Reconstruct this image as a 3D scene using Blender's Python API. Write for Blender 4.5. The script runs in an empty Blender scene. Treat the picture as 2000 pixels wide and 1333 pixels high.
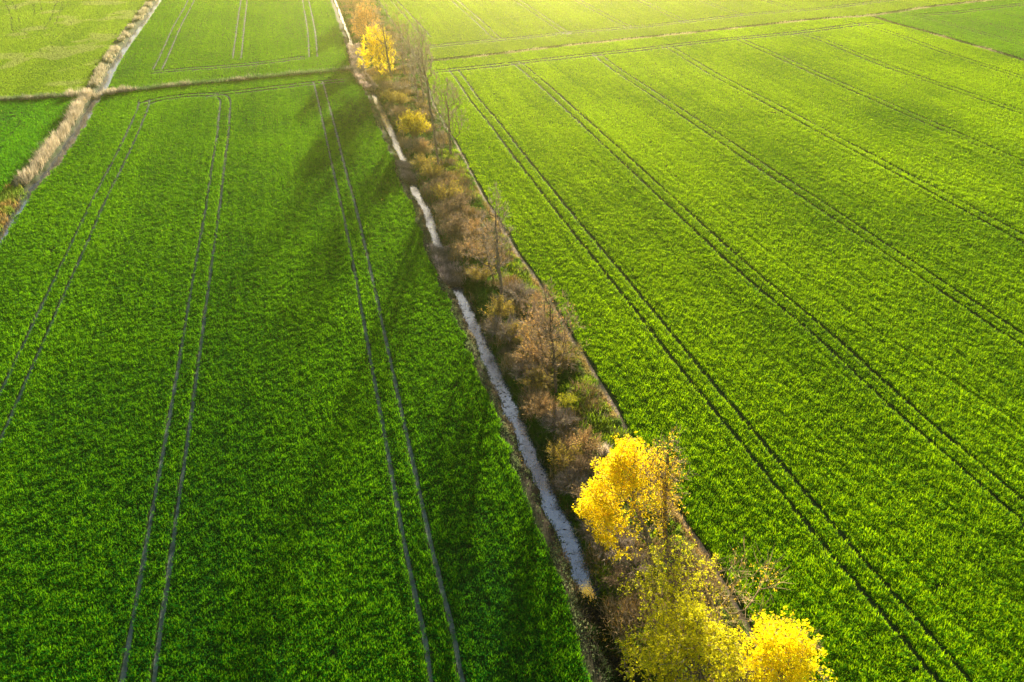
import bpy, math
import numpy as np
from mathutils import Vector

# ------------------------------------------------------------------ camera, sky, sun, exposure
SC = bpy.context.scene
H = 42.0                                  # drone height over the fields (m)
F_PX, CX, CY = 1351.0, 1000.0, 666.5      # focal length and centre in photo pixels
PITCH = math.atan(995.0 / F_PX)           # looking down
SP, CP = math.sin(PITCH), math.cos(PITCH)

cam_d = bpy.data.cameras.new('camera')
cam_d.sensor_fit = 'HORIZONTAL'
cam_d.sensor_width = 36.0
cam_d.lens = 36.0 * F_PX / 2000.0
cam_d.clip_start, cam_d.clip_end = 0.5, 5000.0
cam = bpy.data.objects.new('camera', cam_d)
SC.collection.objects.link(cam)
cam.location = (0, 0, H)
cam.rotation_euler = (math.pi / 2 - PITCH, 0, 0)
SC.camera = cam

SUN_EL, SUN_AZ = math.radians(9.8), math.radians(3.3)    # azimuth clockwise from the view direction (+Y)
world = bpy.data.worlds.new('World')
SC.world = world
world.use_nodes = True
wn = world.node_tree.nodes
sky = wn.new('ShaderNodeTexSky')
sky.sky_type = 'NISHITA'
sky.sun_disc = False
sky.sun_elevation = SUN_EL
sky.sun_rotation = SUN_AZ
sky.air_density, sky.dust_density, sky.ozone_density = 1.0, 1.5, 1.0
world.node_tree.links.new(sky.outputs[0], wn['Background'].inputs[0])
wn['Background'].inputs[1].default_value = 0.075

sun_d = bpy.data.lights.new('sun', 'SUN')
sun_d.energy = 5.0
sun_d.angle = math.radians(0.9)
sun_d.color = (1.0, 0.91, 0.66)
sun = bpy.data.objects.new('sun', sun_d)
SC.collection.objects.link(sun)
sun_dir = Vector((math.sin(SUN_AZ) * math.cos(SUN_EL), math.cos(SUN_AZ) * math.cos(SUN_EL), math.sin(SUN_EL)))
sun.rotation_euler = (-sun_dir).to_track_quat('-Z', 'Y').to_euler()

vs = SC.view_settings
SC.display_settings.display_device = 'sRGB'
vs.view_transform, vs.look, vs.gamma, vs.use_curve_mapping = 'Standard', 'None', 1.0, False
vs.exposure = 1.75
SC.cycles.max_bounces = 8
SC.cycles.transparent_max_bounces = 8
SC.cycles.volume_bounces = 1

RNG = np.random.default_rng(7)

# ------------------------------------------------------------------ projection helpers (photo pixel -> world)
def G(x, y, z=0.0):
    u, v = (x - CX) / F_PX, (y - CY) / F_PX
    den, fw = SP + v * CP, CP - v * SP
    t = (H - z) / den
    return np.array((u * t, fw * t, z))

def GL(pts, z=0.0):
    return np.array([G(p[0], p[1], z)[:2] for p in pts])

def P(x, y, fwd):
    """point on the ray of a photo pixel at a forward distance"""
    u, v = (x - CX) / F_PX, (y - CY) / F_PX
    t = fwd / (CP - v * SP)
    return np.array((u * t, fwd, H - t * (SP + v * CP)))

# ------------------------------------------------------------------ noise
def _hash(i, j, s):
    h = (i.astype(np.int64) * 374761393 + j.astype(np.int64) * 668265263 + s * 974711) & 0x7fffffff
    h = ((h ^ (h >> 13)) * 1274126177) & 0x7fffffff
    return ((h ^ (h >> 16)) & 0xffff) / 65535.0

def vn(x, y, scale, seed=0):
    x, y = np.asarray(x, float) / scale, np.asarray(y, float) / scale
    i, j = np.floor(x).astype(np.int64), np.floor(y).astype(np.int64)
    fx, fy = x - i, y - j
    fx, fy = fx * fx * (3 - 2 * fx), fy * fy * (3 - 2 * fy)
    a = _hash(i, j, seed) * (1 - fx) + _hash(i + 1, j, seed) * fx
    b = _hash(i, j + 1, seed) * (1 - fx) + _hash(i + 1, j + 1, seed) * fx
    return a * (1 - fy) + b * fy

def fbm(x, y, scale, seed=0, o=3):
    s, a, t = 0, 0.5, 0
    for k in range(o):
        s = s + a * vn(x, y, scale / 2 ** k, seed + k * 17); t += a; a *= 0.5
    return s / t

def smooth(t):
    t = np.clip(t, 0, 1)
    return t * t * (3 - 2 * t)

# ------------------------------------------------------------------ polylines
def resample(p, step):
    p = np.asarray(p, float)
    # Catmull-Rom through the points, then even steps
    q = np.vstack([2 * p[0] - p[1], p, 2 * p[-1] - p[-2]])
    out = []
    for k in range(1, len(q) - 2):
        t = np.linspace(0, 1, 12, endpoint=False)[:, None]
        a, b, c, d = q[k - 1], q[k], q[k + 1], q[k + 2]
        out.append(0.5 * (2 * b + (c - a) * t + (2 * a - 5 * b + 4 * c - d) * t ** 2 + (3 * b - 3 * c + d - a) * t ** 3))
    out.append(p[-1:])
    p = np.vstack(out)
    s = np.r_[0, np.cumsum(np.linalg.norm(np.diff(p, axis=0), axis=1))]
    n = max(2, int(s[-1] / step) + 1)
    t = np.linspace(0, s[-1], n)
    return np.stack([np.interp(t, s, p[:, k]) for k in range(p.shape[1])], 1)

def normals2(p):
    d = np.gradient(p, axis=0)
    d /= np.linalg.norm(d, axis=1)[:, None] + 1e-9
    return np.stack([-d[:, 1], d[:, 0]], 1)

def offset(p, o):
    return p + normals2(p) * np.asarray(o).reshape(-1, 1)

def dist_poly(pts, poly, far=6.0):
    """distance to a polyline, only worked out near its bounding boxes (else 'far')"""
    d = np.full(len(pts), far)
    for a, b in zip(poly[:-1], poly[1:]):
        lo, hi = np.minimum(a, b) - far, np.maximum(a, b) + far
        m = np.flatnonzero((pts[:, 0] > lo[0]) & (pts[:, 0] < hi[0]) & (pts[:, 1] > lo[1]) & (pts[:, 1] < hi[1]))
        if not len(m): continue
        ab = b - a
        t = np.clip(((pts[m] - a) @ ab) / (ab @ ab + 1e-12), 0, 1)
        d[m] = np.minimum(d[m], np.linalg.norm(pts[m] - a - t[:, None] * ab, axis=1))
    return d

# ------------------------------------------------------------------ the plan of the place
MAIN = GL([(640, -40), (650, -15), (660, 12), (668, 35), (680, 65), (690, 92), (697, 118), (705, 150), (716, 168), (728, 180), (737, 196), (746, 216),
           (757, 241), (771, 270), (781, 294), (794, 322), (805, 355), (816, 380), (830, 402), (841, 430), (850, 457), (862, 490),
           (876, 526), (892, 563), (903, 582), (917, 612), (930, 639), (943, 666), (955, 695), (967, 727), (990, 774), (1003, 807), (1017, 837),
           (1028, 868), (1041, 897), (1052, 920), (1070, 957), (1090, 1002), (1107, 1039), (1124, 1076), (1141, 1123), (1153, 1163),
           (1172, 1210), (1195, 1270), (1222, 1335), (1262, 1430), (1310, 1560)], z=-0.7)
PATH = GL([(700, -60), (716, -30), (735, 0), (775, 60), (800, 100), (822, 140), (841, 200), (862, 240), (884, 277), (900, 308), (916, 340), (934, 376),
           (949, 400), (975, 443), (1007, 498), (1027, 524), (1047, 554), (1067, 585), (1096, 637), (1123, 680), (1147, 720), (1168, 755),
           (1186, 785), (1203, 815), (1218, 846), (1262, 920), (1315, 1000), (1336, 1034), (1360, 1066), (1400, 1135), (1450, 1222), (1470, 1256), (1520, 1345), (1600, 1480)])
LEFT = GL([(345, -50), (330, -28), (313, 0), (302, 16), (279, 50), (261, 74), (239, 106), (217, 143), (207, 166), (195, 188), (183, 205), (158, 252), (126, 297),
           (108, 324), (86, 351), (68, 369), (45, 398), (22, 432), (2, 466), (-30, 520), (-80, 600), (-160, 730)], z=-0.5)
CROSSL = GL([(-330, 222), (-150, 207), (0, 196), (90, 191), (150, 186), (200, 183), (225, 181), (300, 173), (400, 163), (500, 153), (600, 144), (690, 137), (712, 150)])
CROSSR = GL([(790, 128), (850, 119), (976, 106), (1098, 91), (1176, 83), (1250, 75), (1380, 62), (1515, 47), (1600, 38), (1701, 31), (1803, 16), (1881, 7), (1960, -2), (2080, -14), (2250, -30)])
SECOND = GL([(1703, 32), (1726, 40), (1753, 48), (1803, 61), (1848, 74), (1904, 90), (1960, 106), (2000, 119), (2080, 146), (2300, 222)])
DITCHES = [(resample(MAIN, 1.0), 1.1, 0.25, 1.42), (resample(LEFT, 1.0), 0.85, 0.5, 0.7), (resample(CROSSL, 1.5), 0.5, 0.2, 1.2),
           (resample(CROSSR, 1.5), 0.6, 0.2, 1.2), (resample(SECOND, 1.5), 0.6, 0.2, 1.2)]
R_MAIN, R_LEFT, R_CL, R_CR, R_2 = [d[0] for d in DITCHES]
R_PATH = resample(PATH, 1.0)

def side_x(poly):
    o = np.argsort(poly[:, 1]); px, py = poly[o, 0], poly[o, 1]
    def f(y):
        x = np.interp(y, py, px)
        s1 = (px[-1] - px[-12]) / (py[-1] - py[-12] + 1e-9); s0 = (px[11] - px[0]) / (py[11] - py[0] + 1e-9)
        x = np.where(y > py[-1], px[-1] + s1 * (y - py[-1]), x)
        return np.where(y < py[0], px[0] + s0 * (y - py[0]), x)
    return f
X_MAIN, X_PATH, X_LEFT = side_x(R_MAIN), side_x(R_PATH), side_x(R_LEFT)
def side_y(poly):
    o = np.argsort(poly[:, 0]); px, py = poly[o, 0], poly[o, 1]
    def f(x):
        s1 = (py[-1] - py[-20]) / (px[-1] - px[-20]); s0 = (py[19] - py[0]) / (px[19] - px[0])
        y = np.interp(x, px, py)
        y = np.where(x > px[-1], py[-1] + s1 * (x - px[-1]), y)
        return np.where(x < px[0], py[0] + s0 * (x - px[0]), y)
    return f
Y_CL, Y_CR, Y_2 = side_y(R_CL[:-6]), side_y(R_CR), side_y(R_2)

# wheel tracks: centre lines of each pair in the photo
VP = np.array((523.0, -325.0))
def ray_line(x, y, y1):         # a straight tramline through (x, y) parallel to the rows
    s = (x - VP[0]) / (y - VP[1])
    return [(VP[0] + s * (t - VP[1]), t) for t in np.linspace(y, y1, 6)]
TRACKS_E = [
    [(886, 138), (898, 153), (928, 197), (960, 235), (1010, 300), (1110, 427), (1216, 557), (1330, 700), (1452, 848), (1578, 1000), (1674, 1115), (1767, 1220), (1850, 1320), (1990, 1490)],
    [(1003, 122), (1020, 132), (1067, 172), (1113, 214), (1207, 300), (1314, 400), (1457, 531), (1600, 650), (1763, 800), (1990, 995), (2300, 1270)],
    [(1166, 107), (1200, 134), (1306, 204), (1449, 301), (1598, 400), (1800, 536), (2000, 669), (2400, 940)],
    [(1296, 91), (1315, 98), (1400, 149), (1505, 204), (1600, 255), (1800, 362), (2000, 469), (2400, 684)],
    [(1435, 76), (1454, 82), (1600, 147), (1800, 234), (2000, 322), (2400, 497)],
    [(1556, 65), (1600, 77), (1735, 131), (2000, 222), (2400, 366)],
    [(1650, 40), (1665, 43), (1757, 71), (1870, 112), (2000, 153), (2400, 282)],
    [(850, 141), (880, 138), (963, 129.5), (1053, 119), (1165, 107), (1250, 98), (1304, 91), (1425, 77.5), (1549, 65.5), (1668, 50), (1720, 46)]]
TRACKS_F = [
    [(768, 0), (800, 35), (835, 74)], [(862, -30), (887, 0), (930, 38), (968, 73), (985, 80)], [(980, -18), (1008, 0), (1098, 60), (1112, 66)],
    [(1098, -16), (1126, 0), (1216, 48), (1240, 54)], [(1215, -18), (1247, 0), (1332, 40), (1350, 43)], [(1330, -18), (1367, 0), (1436, 26), (1460, 29)],
    [(1450, -18), (1490, 0), (1544, 16), (1570, 19)],
    [(838, 92), (917, 84), (985, 78), (1053, 71), (1107, 65), (1250, 53), (1342, 43), (1470, 28), (1600, 18), (1730, 2), (1800, -6)]]
TRACKS_G = [[(1760, 24), (1771, 27), (1825, 40), (1893, 58), (2000, 89), (2200, 146)], [(1872, 34), (2000, 65), (2200, 113)], [(1935, 19), (2000, 36), (2200, 84)],
            [(1803, 30), (1870, 25), (1933, 17), (2000, 9)]]
TRACKS_A = [
    [(282, 196), (278, 216), (248, 285), (218, 345), (195, 390), (146, 497), (75, 652), (20, 772), (-40, 905), (-110, 1060)],
    [(405, 187), (428, 188), (440, 197), (438, 230), (436, 260), (426, 330), (417, 400), (400, 505), (390, 570), (371, 697), (347, 850), (322, 1000), (304, 1118), (284, 1237), (270, 1333), (250, 1480)],
    [(620, 160), (624, 170), (645, 255), (661, 325), (680, 400), (694, 461), (714, 557), (742, 698), (773, 850), (803, 1000), (819, 1077), (839, 1165), (856, 1235), (873, 1333), (902, 1480)],
    [(279, 205), (311, 195.5), (365, 188), (420, 185), (470, 180), (495, 177), (560, 169.5), (615, 163), (670, 158)]]
TRACKS_D = [[(388, -45), (374, 0), (346, 53), (320, 112), (308, 136)], [(487, -45), (477, 0), (463, 115)], [(590, -45), (597, 0), (608, 60), (612, 112)],
            [(300, 142), (370, 136), (440, 131), (520, 123), (595, 113)]]
TRACKS_C = [[(8, -8), (22, 15), (30, 38), (32, 60), (45, 68)], [(70, -12), (72, 10), (76, 28)], [(118, 0), (112, 20), (104, 42), (92, 62)], [(107, 80), (114, 96)]]
TRACKS_B = [[(-60, 232), (0, 231), (22, 232), (28, 240), (18, 256), (-30, 300)], [(-60, 226), (10, 226), (45, 224)]]
FAINT = [[(281, 340), (262, 420), (238, 490), (190, 640), (150, 760)], [(1387, 404), (1452, 458), (1700, 640), (2000, 840)], [(1245, 210), (1290, 242), (1420, 340)],
         [(757, 930), (762, 1030), (795, 1237), (815, 1340)], [(1560, 250), (1700, 320), (2000, 480 - 80)]]
def world_tracks(lst, gauge=1.85):
    out = []
    for t in lst:
        c = resample(GL(t), 1.5)
        for s in (-0.5, 0.5): out.append(offset(c, s * gauge))
    return out
TR = {k: world_tracks(v) for k, v in dict(E=TRACKS_E, F=TRACKS_F, G=TRACKS_G, A=TRACKS_A, D=TRACKS_D, C=TRACKS_C, B=TRACKS_B).items()}
FAINT_W = [resample(GL(t), 2.0) for t in FAINT]

# reed-choked stretches of the main ditch (no open water there): ranges of forward distance
def fw(y): return float(G(800, y, -0.7)[1])
DRY = [(fw(163), fw(96)), (fw(180), fw(150)), (fw(360), fw(321)), (fw(561), fw(491)), (-50, fw(1167))]

def ditch_depth(x, y):
    """terrain height under the fields' level"""
    pts = np.stack([x, y], 1)
    z = np.zeros(len(pts))
    for k, (poly, dep, b, w) in enumerate(DITCHES):
        d = dist_poly(pts, poly, 4.0)
        n = vn(x, y, 0.9, 3 + k)
        d = d + (n - 0.5) * 0.5
        q = dep
        if k == 0:
            q = np.full(len(pts), dep)
            d = d + 0.3 * smooth((y - 145) / 40) + 0.35 * np.clip(vn(x, y, 1.7, 9) - 0.55, 0, 1)
            for lo, hi in DRY:
                m = smooth((y - lo) / 1.5 + 0.5) * smooth((hi - y) / 1.5 + 0.5)
                q = q * (1 - m) + (0.5 if lo > 0 else 0.74) * m
        z = np.minimum(z, -q * (1 - smooth((d - b) / w)))
    return z

def strip_bump(x, y):
    m = smooth((x - X_MAIN(y) - 1.3) / 1.0) * smooth((X_PATH(y) - x - 0.5) / 0.8)
    return m * (fbm(x, y, 2.2, 40) - 0.35) * 0.35

def ground_z(x, y):
    x, y = np.atleast_1d(np.asarray(x, float)), np.atleast_1d(np.asarray(y, float))
    return ditch_depth(x, y) + strip_bump(x, y)

# ------------------------------------------------------------------ mesh + material helpers
COL = SC.collection
def mesh_obj(name, V, Fc, mat, colors=None, parent=None, smoothed=False, link=True):
    me = bpy.data.meshes.new(name)
    V = np.ascontiguousarray(V, np.float32); Fc = np.ascontiguousarray(Fc, np.int32)
    k = Fc.shape[1]
    me.vertices.add(len(V)); me.vertices.foreach_set('co', V.ravel())
    me.loops.add(Fc.size); me.loops.foreach_set('vertex_index', Fc.ravel())
    me.polygons.add(len(Fc))
    me.polygons.foreach_set('loop_start', np.arange(0, Fc.size, k, dtype=np.int32))
    if smoothed: me.polygons.foreach_set('use_smooth', np.ones(len(Fc), bool))
    if colors is not None:
        at = me.color_attributes.new('tint', 'FLOAT_COLOR', 'POINT')
        c = np.ones((len(V), 4), np.float32); c[:, :3] = colors
        at.data.foreach_set('color', c.ravel())
    me.update(); me.validate(clean_customdata=False)
    me.materials.append(mat)
    ob = bpy.data.objects.new(name, me)
    if link: COL.objects.link(ob)
    if parent is not None: ob.parent = parent
    return ob

def tag(o, label=None, cat=None, group=None, kind=None):
    if label: o['label'] = label
    if cat: o['category'] = cat
    if group: o['group'] = group
    if kind: o['kind'] = kind
    return o

def new_mat(name):
    m = bpy.data.materials.new(name); m.use_nodes = True
    nt = m.node_tree; nt.nodes.clear()
    out = nt.nodes.new('ShaderNodeOutputMaterial')
    return m, nt, out

def leaf_mat(name, transl=0.45, rough=0.55, spec=0.25, tsat=1.0, rhue=0.5, thue=0.492):
    m, nt, out = new_mat(name)
    N, L = nt.nodes, nt.links
    at = N.new('ShaderNodeAttribute'); at.attribute_name = 'tint'
    tc = N.new('ShaderNodeNewGeometry'); nz = N.new('ShaderNodeTexNoise'); nz.inputs['Scale'].default_value = 3.0
    L.new(tc.outputs['Position'], nz.inputs['Vector'])
    mr = N.new('ShaderNodeMapRange'); mr.inputs[3].default_value = 0.75; mr.inputs[4].default_value = 1.25
    L.new(nz.outputs['Fac'], mr.inputs[0])
    hs = N.new('ShaderNodeHueSaturation'); L.new(at.outputs['Color'], hs.inputs['Color']); L.new(mr.outputs[0], hs.inputs['Value'])
    p = N.new('ShaderNodeBsdfPrincipled'); p.inputs['Roughness'].default_value = rough; p.inputs['Specular IOR Level'].default_value = spec
    hr = N.new('ShaderNodeHueSaturation'); hr.inputs['Hue'].default_value = rhue
    L.new(hs.outputs[0], hr.inputs['Color']); L.new(hr.outputs[0], p.inputs['Base Color'])
    t = N.new('ShaderNodeBsdfTranslucent')
    g = N.new('ShaderNodeHueSaturation'); g.inputs['Hue'].default_value = thue; g.inputs['Saturation'].default_value = tsat; g.inputs['Value'].default_value = 1.5
    L.new(hs.outputs[0], g.inputs['Color']); L.new(g.outputs[0], t.inputs['Color'])
    mx = N.new('ShaderNodeMixShader'); mx.inputs[0].default_value = transl
    L.new(p.outputs[0], mx.inputs[1]); L.new(t.outputs[0], mx.inputs[2]); L.new(mx.outputs[0], out.inputs[0])
    return m

def soil_mat(name, a, b, scale=2.0, rough=0.9, bump=0.3, attr=False):
    m, nt, out = new_mat(name)
    N, L = nt.nodes, nt.links
    g = N.new('ShaderNodeNewGeometry'); nz = N.new('ShaderNodeTexNoise'); nz.inputs['Scale'].default_value = scale; nz.inputs['Detail'].default_value = 8
    L.new(g.outputs['Position'], nz.inputs['Vector'])
    rp = N.new('ShaderNodeValToRGB')
    rp.color_ramp.elements[0].position, rp.color_ramp.elements[0].color = 0.35, (*a, 1)
    rp.color_ramp.elements[1].position, rp.color_ramp.elements[1].color = 0.68, (*b, 1)
    L.new(nz.outputs['Fac'], rp.inputs[0])
    c = rp.outputs[0]
    if attr:
        at = N.new('ShaderNodeAttribute'); at.attribute_name = 'tint'
        mx = N.new('ShaderNodeMix'); mx.data_type = 'RGBA'; mx.blend_type = 'MULTIPLY'; mx.inputs[0].default_value = 1.0
        L.new(c, mx.inputs[6]); L.new(at.outputs['Color'], mx.inputs[7]); c = mx.outputs[2]
    p = N.new('ShaderNodeBsdfPrincipled'); p.inputs['Roughness'].default_value = rough; p.inputs['Specular IOR Level'].default_value = 0.2
    L.new(c, p.inputs['Base Color'])
    bp = N.new('ShaderNodeBump'); bp.inputs['Strength'].default_value = bump; bp.inputs['Distance'].default_value = 0.15
    n2 = N.new('ShaderNodeTexNoise'); n2.inputs['Scale'].default_value = scale * 3; n2.inputs['Detail'].default_value = 5
    L.new(g.outputs['Position'], n2.inputs['Vector'])
    L.new(n2.outputs['Fac'], bp.inputs['Height']); L.new(bp.outputs[0], p.inputs['Normal'])
    L.new(p.outputs[0], out.inputs[0])
    return m

M_CROP = leaf_mat('wheat_blades', 0.52, 0.6, 0.05, 1.0, 0.54, 0.479)
M_GRASS = leaf_mat('rough_grass', 0.4, 0.7, 0.15)
M_REED = leaf_mat('dead_reed', 0.35, 0.8, 0.1, 0.9)
M_LEAF = leaf_mat('tree_leaf', 0.5, 0.6, 0.15)
M_TWIG = leaf_mat('twig', 0.12, 0.8, 0.1)
M_BARK = soil_mat('bark', (0.11, 0.09, 0.07), (0.27, 0.22, 0.17), 5.0, 0.9, 0.5, attr=True)
M_GROUND = soil_mat('field_soil', (0.75, 0.75, 0.75), (1.2, 1.2, 1.2), 1.5, 0.95, 0.4, attr=True)
M_TRACK = soil_mat('track_soil', (0.085, 0.112, 0.080), (0.20, 0.235, 0.18), 1.2, 0.9, 0.4)
M_PATH = soil_mat('path_soil', (0.19, 0.13, 0.085), (0.42, 0.30, 0.20), 1.6, 0.9, 0.5)

def water_mat():
    m, nt, out = new_mat('ditch_water')
    N, L = nt.nodes, nt.links
    g = N.new('ShaderNodeNewGeometry')
    n1 = N.new('ShaderNodeTexNoise'); n1.inputs['Scale'].default_value = 1.6; n1.inputs['Detail'].default_value = 9; n1.inputs['Roughness'].default_value = 0.7
    n2 = N.new('ShaderNodeTexNoise'); n2.inputs['Scale'].default_value = 5.0; n2.inputs['Detail'].default_value = 4
    L.new(g.outputs['Position'], n1.inputs['Vector']); L.new(g.outputs['Position'], n2.inputs['Vector'])
    rp = N.new('ShaderNodeValToRGB'); rp.color_ramp.elements[0].position = 0.5; rp.color_ramp.elements[1].position = 0.62
    L.new(n1.outputs['Fac'], rp.inputs[0])
    p = N.new('ShaderNodeBsdfPrincipled'); p.inputs['Base Color'].default_value = (0.045, 0.07, 0.12, 1); p.inputs['Roughness'].default_value = 0.07  # bluish base colour stands in for the overhead sky reflected in the water
    p.inputs['IOR'].default_value = 3.7
    bp = N.new('ShaderNodeBump'); bp.inputs['Strength'].default_value = 0.12; bp.inputs['Distance'].default_value = 0.08
    L.new(n2.outputs['Fac'], bp.inputs['Height']); L.new(bp.outputs[0], p.inputs['Normal'])
    d = N.new('ShaderNodeBsdfPrincipled'); d.inputs['Base Color'].default_value = (0.12, 0.12, 0.09, 1); d.inputs['Roughness'].default_value = 0.6
    mx = N.new('ShaderNodeMixShader'); fa = N.new('ShaderNodeMath'); fa.operation = 'MULTIPLY'; fa.inputs[1].default_value = 0.32
    L.new(rp.outputs[0], fa.inputs[0]); L.new(fa.outputs[0], mx.inputs[0])
    L.new(p.outputs[0], mx.inputs[1]); L.new(d.outputs[0], mx.inputs[2]); L.new(mx.outputs[0], out.inputs[0])
    return m
M_WATER = water_mat()

def blades(base, h, w, az, lean, droop=0.0):
    """kite-shaped bent blades; arrays of length n -> verts (4n,3), faces (n,4)"""
    n = len(base)
    ca, sa = np.cos(az), np.sin(az)
    up = np.stack([ca * np.sin(lean), sa * np.sin(lean), np.cos(lean)], 1)
    sd = np.stack([-sa, ca, np.zeros(n)], 1)
    l2 = lean + droop
    up2 = np.stack([ca * np.sin(l2), sa * np.sin(l2), np.cos(l2)], 1)
    h, w = np.asarray(h)[:, None], np.asarray(w)[:, None]
    mid = base + up * h * 0.58
    V = np.empty((n, 4, 3))
    V[:, 0] = base; V[:, 1] = mid + sd * w * 0.5; V[:, 2] = mid + up2 * h * 0.45; V[:, 3] = mid - sd * w * 0.5
    return V.reshape(-1, 3), np.arange(4 * n).reshape(n, 4)

def cards(cen, size, rng, flat=0.0):
    """little leaf-shaped quads, randomly turned"""
    n = len(cen)
    a = rng.normal(size=(n, 3)); a[:, 2] *= (1 - flat)
    a /= np.linalg.norm(a, axis=1)[:, None] + 1e-9
    b = np.cross(a, rng.normal(size=(n, 3))); b /= np.linalg.norm(b, axis=1)[:, None] + 1e-9
    s = np.asarray(size).reshape(-1, 1)
    V = np.empty((n, 4, 3))
    V[:, 0] = cen - a * s * 0.6; V[:, 1] = cen + b * s * 0.42; V[:, 2] = cen + a * s * 0.6; V[:, 3] = cen - b * s * 0.42
    return V.reshape(-1, 3), np.arange(4 * n).reshape(n, 4)

def tubes(A, B, ra, rb, sides):
    n = len(A)
    d = B - A; d /= np.linalg.norm(d, axis=1)[:, None] + 1e-9
    ref = np.where(np.abs(d[:, 2:3]) > 0.9, np.array([[1.0, 0, 0]]), np.array([[0, 0, 1.0]]))
    u = np.cross(d, ref); u /= np.linalg.norm(u, axis=1)[:, None] + 1e-9
    v = np.cross(d, u)
    th = np.linspace(0, 2 * np.pi, sides, endpoint=False)
    ring = u[:, None, :] * np.cos(th)[None, :, None] + v[:, None, :] * np.sin(th)[None, :, None]
    V = np.concatenate([A[:, None, :] + ring * ra[:, None, None], B[:, None, :] + ring * rb[:, None, None]], 1)
    k = np.arange(sides); k2 = (k + 1) % sides
    f = np.stack([k, k2, k2 + sides, k + sides], 1)
    Fc = (f[None] + (np.arange(n) * 2 * sides)[:, None, None]).reshape(-1, 4)
    return V.reshape(-1, 3), Fc

def merge(parts):
    V, Fc, C, o = [], [], [], 0
    for p in parts:
        V.append(p[0]); Fc.append(p[1] + o); o += len(p[0])
        if len(p) > 2: C.append(np.broadcast_to(p[2], (len(p[0]), 3)))
    return np.vstack(V), np.vstack(Fc), (np.vstack(C) if C else None)

def rep(c, k): return np.repeat(c, k, axis=0)

# ------------------------------------------------------------------ ground sheet
def build_ground():
    rows, cols = 660, 760
    t = np.linspace(0, 1, rows)
    ys = 14 * (430 / 14) ** t
    ss = np.linspace(-1, 1, cols)
    Y = np.repeat(ys, cols)
    X = np.tile(ss, rows) * (0.95 * Y + 36)
    Z = ground_z(X, Y)
    V = np.stack([X, Y, Z], 1)
    i = np.arange(rows - 1)[:, None] * cols + np.arange(cols - 1)[None]
    i = i.ravel()
    Fc = np.stack([i, i + 1, i + cols + 1, i + cols], 1)
    # colour of the earth itself by what it is: field soil with seedlings, bank litter, strip litter
    xm, xp, xl = X_MAIN(Y), X_PATH(Y), X_LEFT(Y)
    base = np.empty((len(X), 3)); base[:] = (0.030, 0.055, 0.012)
    strip = (smooth((X - xm + 2.4) / 0.8) * smooth((xp + 0.5 - X) / 0.5))[:, None]
    litter = np.array((0.085, 0.065, 0.04)) * (0.6 + 0.9 * fbm(X, Y, 3.0, 50))[:, None]
    base = base * (1 - strip) + litter * strip
    bed = smooth((-Z - 0.25) / 0.3)[:, None]
    base = base * (1 - bed) + np.array((0.055, 0.042, 0.03)) * bed
    # outer skirt of the same sheet out to the far fields
    ring = 1500.0
    n0 = len(V)
    edge = np.r_[np.arange(cols), np.arange(1, rows) * cols + cols - 1, (rows - 1) * cols + np.arange(cols - 2, -1, -1), np.arange(rows - 2, 0, -1) * cols]
    E = V[edge]
    c0 = np.array((0, 200.0)); d = E[:, :2] - c0
    k = ring / np.max(np.abs(d), axis=1)
    O = np.zeros_like(E); O[:, :2] = c0 + d * k[:, None]
    j = np.arange(len(edge)); j2 = (j + 1) % len(edge)
    F2 = np.stack([edge[j2], edge[j], n0 + j, n0 + j2], 1)
    V = np.vstack([V, O]); Fc = np.vstack([Fc, F2])
    base = np.vstack([base, np.tile((0.045, 0.085, 0.015), (len(O), 1))])
    g = mesh_obj('ground', V, Fc, M_GROUND, base, smoothed=True)
    tag(g, 'dark moist earth lying under the crops and banks', 'ground', kind='structure')

build_ground()

def ribbon(poly, w, z, name, mat, label, cat):
    parts = []
    for p, ww in (poly if isinstance(poly, list) else [(poly, w)]):
        n = len(p)
        ww = np.broadcast_to(np.asarray(ww, float), (n,))
        a, b = offset(p, ww / 2), offset(p, -ww / 2)
        V = np.zeros((2 * n, 3)); V[0::2, :2] = a; V[1::2, :2] = b; V[:, 2] = z
        i = np.arange(n - 1) * 2
        parts.append((V, np.stack([i, i + 1, i + 3, i + 2], 1)))
    V, Fc, _ = merge(parts)
    return tag(mesh_obj(name, V, Fc, mat), label, cat, kind='structure')

lst = []
k = 0
for key in 'AD':
    for t in TR[key]:
        t = resample(t, 0.6)
        lst.append((t, 0.31 + 0.2 * (vn(t[:, 0], t[:, 1], 1.3, 60) - 0.5)))
# crossings lie a hair above each other so that no two faces share a plane
parts = []
for i, (p, w) in enumerate(lst):
    n = len(p); a, b = offset(p, w / 2), offset(p, -w / 2)
    V = np.zeros((2 * n, 3)); V[0::2, :2] = a; V[1::2, :2] = b; V[:, 2] = 0.012 + 0.0015 * i
    q = np.arange(n - 1) * 2
    parts.append((V, np.stack([q, q + 1, q + 3, q + 2], 1)))
V, Fc, _ = merge(parts)
tag(mesh_obj('wheel_tracks', V, Fc, M_TRACK), 'pale bare pairs of tractor wheel tracks running through the green fields', 'tracks', kind='structure')

pw = 0.7 + 0.5 * fbm(R_PATH[:, 0], R_PATH[:, 1], 3.0, 61)
pw = np.where(R_PATH[:, 1] > G(845, 200)[1], 0.05, pw)
ribbon([(R_PATH, pw)], 0, 0.03, 'dirt_path', M_PATH, 'narrow brown bare earth path between the scrub strip and right field', 'path')

for nm, poly, z, w, lab in (('ditch_water', R_MAIN, -0.72, 2.6, 'pale water shining in the long straight ditch beside the scrub'),
                            ('ditch_water', R_LEFT, -0.5, 1.9, 'narrow strip of water in the reedy ditch at upper left')):
    ribbon([(poly, w)], 0, z, nm, M_WATER, lab, 'water')

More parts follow.
